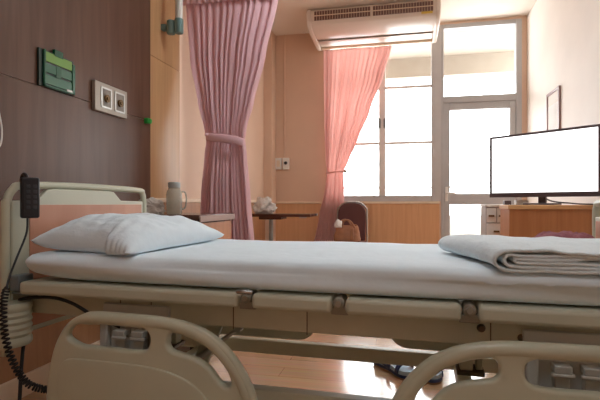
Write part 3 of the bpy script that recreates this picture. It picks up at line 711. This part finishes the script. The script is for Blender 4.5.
# side rails (lowered) on the near side
O = [(-1.180, 0.20), (-1.178, 0.30), (-1.154, 0.41), (-1.112, 0.486), (-1.06, 0.524), (-0.99, 0.538), (-0.85, 0.537), (-0.74, 0.533), (-0.655, 0.518), (-0.585, 0.485), (-0.53, 0.435), (-0.488, 0.372), (-0.46, 0.30), (-0.447, 0.22), (-0.465, 0.165), (-0.52, 0.14), (-0.8, 0.135), (-1.08, 0.14), (-1.16, 0.16)]
H1 = [(-1.098, 0.455), (-1.088, 0.482), (-1.055, 0.499), (-1.0, 0.503), (-0.92, 0.503), (-0.84, 0.501), (-0.81, 0.489), (-0.803, 0.463), (-0.815, 0.438), (-0.85, 0.430), (-0.93, 0.430), (-1.02, 0.431), (-1.06, 0.435)]
H2 = [(-0.744, 0.462), (-0.738, 0.487), (-0.712, 0.497), (-0.66, 0.487), (-0.612, 0.462), (-0.572, 0.422), (-0.545, 0.380), (-0.542, 0.357), (-0.558, 0.350), (-0.578, 0.364), (-0.612, 0.402), (-0.655, 0.425), (-0.70, 0.434), (-0.732, 0.442)]
PNL = [(-1.130, 0.27), (-1.128, 0.33), (-1.115, 0.372), (-1.08, 0.390), (-0.98, 0.392), (-0.82, 0.390), (-0.73, 0.378), (-0.66, 0.352), (-0.605, 0.305), (-0.575, 0.258), (-0.60, 0.245), (-0.8, 0.242), (-1.08, 0.246)]
def loop(P, f, n=6): return [(f(p.x), p.y) for p in smooth_path([(a, b, 0) for a, b in P], n, True)]
for f in (lambda x: x, lambda x: -0.569-x):
    r = bo('side_rail', plate2d(loop(O, f), [loop(H1, f), loop(H2, f)], 1.262, 0.016, 0.011, 3), 'creamp', sharp=60)
    bm = plate2d(loop(PNL, f), [], 1.2445, 0.005, 0.0045, 2); bo('rail_panel', bm, 'creamp', r, sharp=60)
    top = [(f(a), 1.262, b) for a, b in [(-1.088, 0.499), (-1.05, 0.512), (-0.99, 0.520), (-0.85, 0.519), (-0.745, 0.515), (-0.668, 0.501), (-0.602, 0.470), (-0.552, 0.424), (-0.512, 0.367), (-0.486, 0.30), (-0.474, 0.24)]]
    sp = smooth_path(top, 6); n_ = len(sp)-1
    bm = BM(); tube(bm, sp, 0.0205, 12, scale=[0.35+0.65*min(1, i/9, (n_-i)/9) for i in range(n_+1)]); bo('grip', bm, 'creamp', r, sharp=60)
    for xx in (-1.0, -0.82):
        bm = BM(); box(bm, f(xx)-0.02, f(xx)+0.02, 1.276, 1.40, 0.30, 0.33); bo('rail_arm', bm, 'grey_pl', r, bevel=0.004)

# bumper, lower bracket at the head end, dark cable under the platform
bm = BM(); lathe(bm, [(0, 0), (0.065, 0), (0.07, 0.008)]+[(0.07-0.005*(k % 2), 0.02+k*0.011) for k in range(11)]+[(0.07, 0.140), (0.065, 0.148), (0, 0.148)], (-1.41, 1.33, 0.385), 28); bo('corner_bumper', bm, 'creamp')
bo('head_bracket', B((HX+0.015, -1.31, 1.345, 1.40, 0.556, 0.566), (HX+0.02, HX+0.06, 1.335, 1.40, 0.57, 0.625)), 'bluegrey', bevel=0.004)
bm = BM(); tube(bm, smooth_path([(-1.40, 1.36, 0.535), (-1.34, 1.345, 0.548), (-1.24, 1.34, 0.555), (-1.16, 1.34, 0.54), (-1.08, 1.35, 0.50), (-1.0, 1.38, 0.46)], 8), 0.006); bo('power_cable', bm, 'rubber')

# hand control hung over the headboard, with coiled cord
RF = BEDF @ Matrix.Translation((-1.401, 1.402, 0.90)) @ Matrix.Rotation(math.radians(-30), 4, 'Z')
t = thing('bed_hand_control', 'black hand control with coiled cord hooked over the headboard', 'remote control', (0, 0, -0.075), RF)
obj('body', B((0.0, 0.026, -0.031, 0.031, -0.075, 0.073)), 'black', t, F=RF, bevel=0.008, seg=3)
obj('keypad', B((0.026, 0.0275, -0.02, 0.022, -0.055, 0.055)), 'black', t, F=RF)
for k in range(5):
    for y in (-0.010, 0.012):
        obj('button', B((0.0275, 0.0295, y-0.007, y+0.007, 0.034-k*0.019, 0.046-k*0.019)), 'key', t, F=RF, bevel=0.001)
bm = BM(); tube(bm, smooth_path([(0.004, -0.005, 0.055), (-0.01, -0.005, 0.078), (-0.04, -0.005, 0.087), (-0.068, -0.005, 0.076), (-0.075, -0.005, 0.045)], 5), 0.007); obj('hook', bm, 'black', t, F=RF)
lead = smooth_path([(-1.40, 1.395, 0.825), (-1.395, 1.385, 0.77), (-1.385, 1.335, 0.69), (-1.375, 1.30, 0.64), (-1.365, 1.275, 0.60)], 8)
coilc = smooth_path([(-1.365, 1.275, 0.60), (-1.352, 1.25, 0.54), (-1.33, 1.235, 0.45), (-1.295, 1.235, 0.36), (-1.25, 1.245, 0.295), (-1.215, 1.28, 0.265), (-1.17, 1.305, 0.258)], 60)
coil = []
for i, p in enumerate(coilc):
    t0 = (coilc[min(i+1, len(coilc)-1)]-coilc[max(i-1, 0)]).normalized()
    a = t0.orthogonal().normalized(); b = t0.cross(a); ph = i*2*PI/9
    rr = 0.0095*min(1, i/20)
    coil.append(p+a*math.cos(ph)*rr+b*math.sin(ph)*rr)
bm = BM(); tube(bm, lead+coil[1:], 0.0036, 6); obj('coiled_cord', bm, 'rubber', t, F=BEDF)
bm = BM(); tube(bm, smooth_path([(-1.37, 1.36, 0.42), (-1.365, 1.34, 0.36), (-1.345, 1.31, 0.25), (-1.34, 1.30, 0.12), (-1.33, 1.31, 0.0062), (-1.28, 1.42, 0.0062), (-1.35, 1.6, 0.0062)], 8), 0.006)
bo('mains_lead', bm, 'rubber')

# ------------------------------------------------------------------ bedding
def rounded_slab(x0, x1, y0, y1, z0, z1, r, nx, ny, nz, disp):
    bm = BM()
    bmesh.ops.create_cube(bm, size=2.0)
    V = {}
    bm.free(); bm = BM()
    def put(a, b, c):
        k = (a, b, c)
        if k in V: return V[k]
        x, y, z = x0+(x1-x0)*a/nx, y0+(y1-y0)*b/ny, z0+(z1-z0)*c/nz
        q = Vector((min(max(x, x0+r), x1-r), min(max(y, y0+r), y1-r), min(max(z, z0+r), z1-r)))
        p = Vector((x, y, z)); n = p-q
        if n.length > 1e-9:
            n.normalize(); p = q+n*r
        else: n = Vector((0, 0, 1))
        V[k] = bm.verts.new(p+disp(p, n)); return V[k]
    for a in range(nx):
        for b in range(ny):
            for c in (0, nz):
                bm.faces.new([put(a, b, c), put(a+1, b, c), put(a+1, b+1, c), put(a, b+1, c)])
    for a in range(nx):
        for c in range(nz):
            for b in (0, ny):
                bm.faces.new([put(a, b, c), put(a+1, b, c), put(a+1, b, c+1), put(a, b, c+1)])
    for b in range(ny):
        for c in range(nz):
            for a in (0, nx):
                bm.faces.new([put(a, b, c), put(a, b+1, c), put(a, b+1, c+1), put(a, b, c+1)])
    return bm
MX0, MX1, MY0, MY1, MZ0, MZ1 = -1.368, 0.635, 1.338, 2.165, 0.6125, 0.7025
def mdisp(p, n):
    d = Vector((0, 0, 0))
    side = max(0, -n.y)
    w = math.sin(p.x*3.1+p.z*55+1.2*noise.noise((p.x*1.3, p.z*6, 2)))
    d.y -= side*(0.009*w+0.010*noise.noise((p.x*2.0, p.z*9, 5)))
    if n.z > 0.2:
        d.z += 0.004*noise.noise((p.x*2.5, p.y*3.5, 1))+0.0025*noise.noise((p.x*9, p.y*3, 3))
        if p.y < MY0+0.09: d.z -= 0.006*min(1, max(0.3, (p.x+1.4)/0.5))*((MY0+0.09-p.y)/0.09)
    hl = min(1, max(0, (-1.10-p.x)/0.27)); low = min(1, max(0, (MZ1-0.02-p.z)/0.09))
    d.z += 0.034*hl*hl*low
    return d
tag(obj('mattress', rounded_slab(MX0, MX1, MY0, MY1, MZ0, MZ1, 0.038, 110, 36, 12, mdisp), 'sheet', F=BEDF, sharp=80), 'thin mattress in a smooth white sheet on the cream bed', 'mattress')

# pillow
A_, B_, C_, D_ = Vector((-1.375, 1.36, 0)), Vector((-0.935, 1.345, 0)), Vector((-0.905, 2.02, 0)), Vector((-1.375, 2.03, 0))
def pillow_fn(side):
    def fn(u, v):
        s, t = u*2-1, v*2-1
        pin = 1-0.10*(1-abs(t)**2)*abs(s)**3
        pin2 = 1-0.07*(1-abs(s)**2)*abs(t)**3
        uu, vv = (s*pin+1)/2, (t*pin2+1)/2
        p = A_*(1-uu)*(1-vv)+B_*uu*(1-vv)+C_*uu*vv+D_*(1-uu)*vv
        h = (max(0, 1-abs(s)**2.8)*max(0, 1-abs(t)**2.8))**0.5
        w = 0.010*noise.noise((u*5, v*5, side))+0.006*noise.noise((u*11+v*6, v*3-u*2, 5))+0.004*(1-abs(noise.noise((u*7-v*5, v*4+u*3, 9)))*3)
        near = max(0, 1-v/0.22)
        st = min(1, max(0, (u-0.70)/0.05)); st = st*st*(3-2*st)
        fold = near*0.003*math.sin(u*120+7*noise.noise((u*6, v*9, 2)))*st+near*0.004*math.sin(v*70+u*9)*(1-st)
        if side > 0: z = 0.733+h*(0.106-0.014*u)+(w+fold)*min(1, h*1.4)
        else: z = 0.733-h**0.5*0.036+0.3*w*h
        z += 0.012*(1-u)**2*(1-h)-0.016*u*(1-v)**4*(1-h)
        y = p.y+near*(0.022*(1-st)-0.012*st+fold)
        return (p.x, y, max(z, 0.7055))
    return fn
bm = BM(); grid(bm, 100, 70, pillow_fn(1)); grid(bm, 100, 70, pillow_fn(-1)); bmesh.ops.remove_doubles(bm, verts=bm.verts, dist=0.0006)
t = tag(obj('pillow', bm, 'pillow', F=BEDF, sharp=80), 'plump white pillow lying at the head of the bed', 'pillow')
# folded blanket at the foot end
def blanket():
    bm = BM(); z0 = 0.7085
    for k, (zb, zt, ins) in enumerate(((0.002, 0.052, 0.0), (0.0115, 0.0425, 0.014), (0.0215, 0.033, 0.028))):
        def fn(s, t, zb=zb, zt=zt, ins=ins, k=k):
            Lh = 0.455-ins; R = (zt-zb)/2; arc = PI*R
            tot = 2*Lh+arc; q = s*tot
            if q < Lh: x, z = Lh-q, zb
            elif q < Lh+arc:
                a = (q-Lh)/R; x, z = -R*1.15*math.sin(a), zb+R-R*math.cos(a)
            else: x, z = q-Lh-arc, zt
            y = 1.338+0.002*k+t*(0.43-0.004*k)
            sk = -0.125*t**1.2
            top = 1 if z > (zb+zt)/2 else 0
            z += top*(0.009*noise.noise((x*7+k, t*5, k))+0.004*noise.noise((x*20, t*9, k)))+0.0015*noise.noise((x*16, t*3, k+9))
            if t < 0.12: z += 0.0035*noise.noise((x*11, k*3, 7))
            return (0.205+ins+x*1.0+sk*(1-min(1, x/0.6)), y+0.006*noise.noise((x*6, k, 0))*(1-t), z0-0.009*max(0, 1-t*5)**1.5+z)
        grid(bm, 120, 30, fn)
    return bm
tag(obj('folded_blanket', blanket(), 'blanket', F=BEDF, thick=0.0075, sharp=80), 'white blanket folded in layers on the foot end of the mattress', 'blanket')
bm = BM()
def cloth(u, v):
    x = 0.40+0.215*u+0.02*noise.noise((v*4, 1, 0)); y = 1.90+0.20*v+0.012*noise.noise((u*4, 2, 0))
    e = (max(0, 1-abs(2*u-1)**4)*max(0, 1-abs(2*v-1)**4))**0.5
    return (x, y, 0.709+e*(0.056+0.018*noise.noise((u*6, v*4, 2))+0.006*noise.noise((u*15, v*9, 2))))
grid(bm, 40, 30, cloth); ge = [e for e in bm.edges if e.is_boundary]
r = bmesh.ops.extrude_edge_only(bm, edges=ge)
for v in [g for g in r['geom'] if isinstance(g, bmesh.types.BMVert)]: v.co.z = 0.7055
bmesh.ops.contextual_create(bm, geom=[e for e in bm.edges if e.is_boundary])
tag(obj('folded_cloth', bm, 'pinkcloth', F=BEDF, sharp=70), 'crumpled mauve cloth on the mattress behind the white blanket', 'cloth')

# ------------------------------------------------------------------ added ceiling fill lights, out of view, brightening the bed area
for cy, st, lab in ((0.2, 12.5, 'added white ceiling fill light directly above the viewer, out of view'), (2.9, 26.0, 'added white ceiling fill light above the floor beyond the bed, out of view')):
    t = thing('added_fill_light', lab, 'lamp', (-0.1, cy, CEIL-0.07), I4, 'added fill lights')
    obj('housing', B((-0.7, 0.5, cy-0.15, cy+0.15, CEIL-0.06, CEIL)), 'white', t, bevel=0.006)
    obj('diffuser', B((-0.68, 0.48, cy-0.13, cy+0.13, CEIL-0.068, CEIL-0.058)), emis('fill_diffuser', (236, 246, 252), st), t, bevel=0.003)

# ------------------------------------------------------------------ light
w = bpy.data.worlds.new('World'); S.world = w; w.use_nodes = True
bg = w.node_tree.nodes['Background']; bg.inputs[0].default_value = (0.97, 0.99, 1.0, 1); bg.inputs[1].default_value = 9.5
for x, z, sx, sz in ((-0.31, 1.95, 1.25, 2.0), (0.85, 1.5, 0.85, 2.9)):
    li = bpy.data.lights.new('daylight_portal', 'AREA'); li.shape = 'RECTANGLE'; li.size = sx; li.size_y = sz
    li.cycles.is_portal = True
    o = bpy.data.objects.new('daylight_portal', li); C.objects.link(o); o.location = (x, YW+0.2, z); o.rotation_euler = (-PI/2, 0, 0)

# ------------------------------------------------------------------ camera
cam = bpy.data.cameras.new('Camera'); co = bpy.data.objects.new('Camera', cam); C.objects.link(co)
co.location = (0, 0, CAM_H); co.rotation_euler = (PI/2, 0, math.radians(12.6))
cam.sensor_fit = 'HORIZONTAL'; cam.sensor_width = 36; cam.lens = 36*470/600; cam.shift_y = 3/600
cam.clip_start = 0.02
S.camera = co
S.view_settings.view_transform = 'Standard'; S.view_settings.look = 'None'; S.view_settings.gamma = 1; S.view_settings.use_curve_mapping = False
S.view_settings.exposure = 0.0
S.cycles.use_denoising = True
S.cycles.max_bounces = 10; S.cycles.diffuse_bounces = 6; S.cycles.transparent_max_bounces = 12
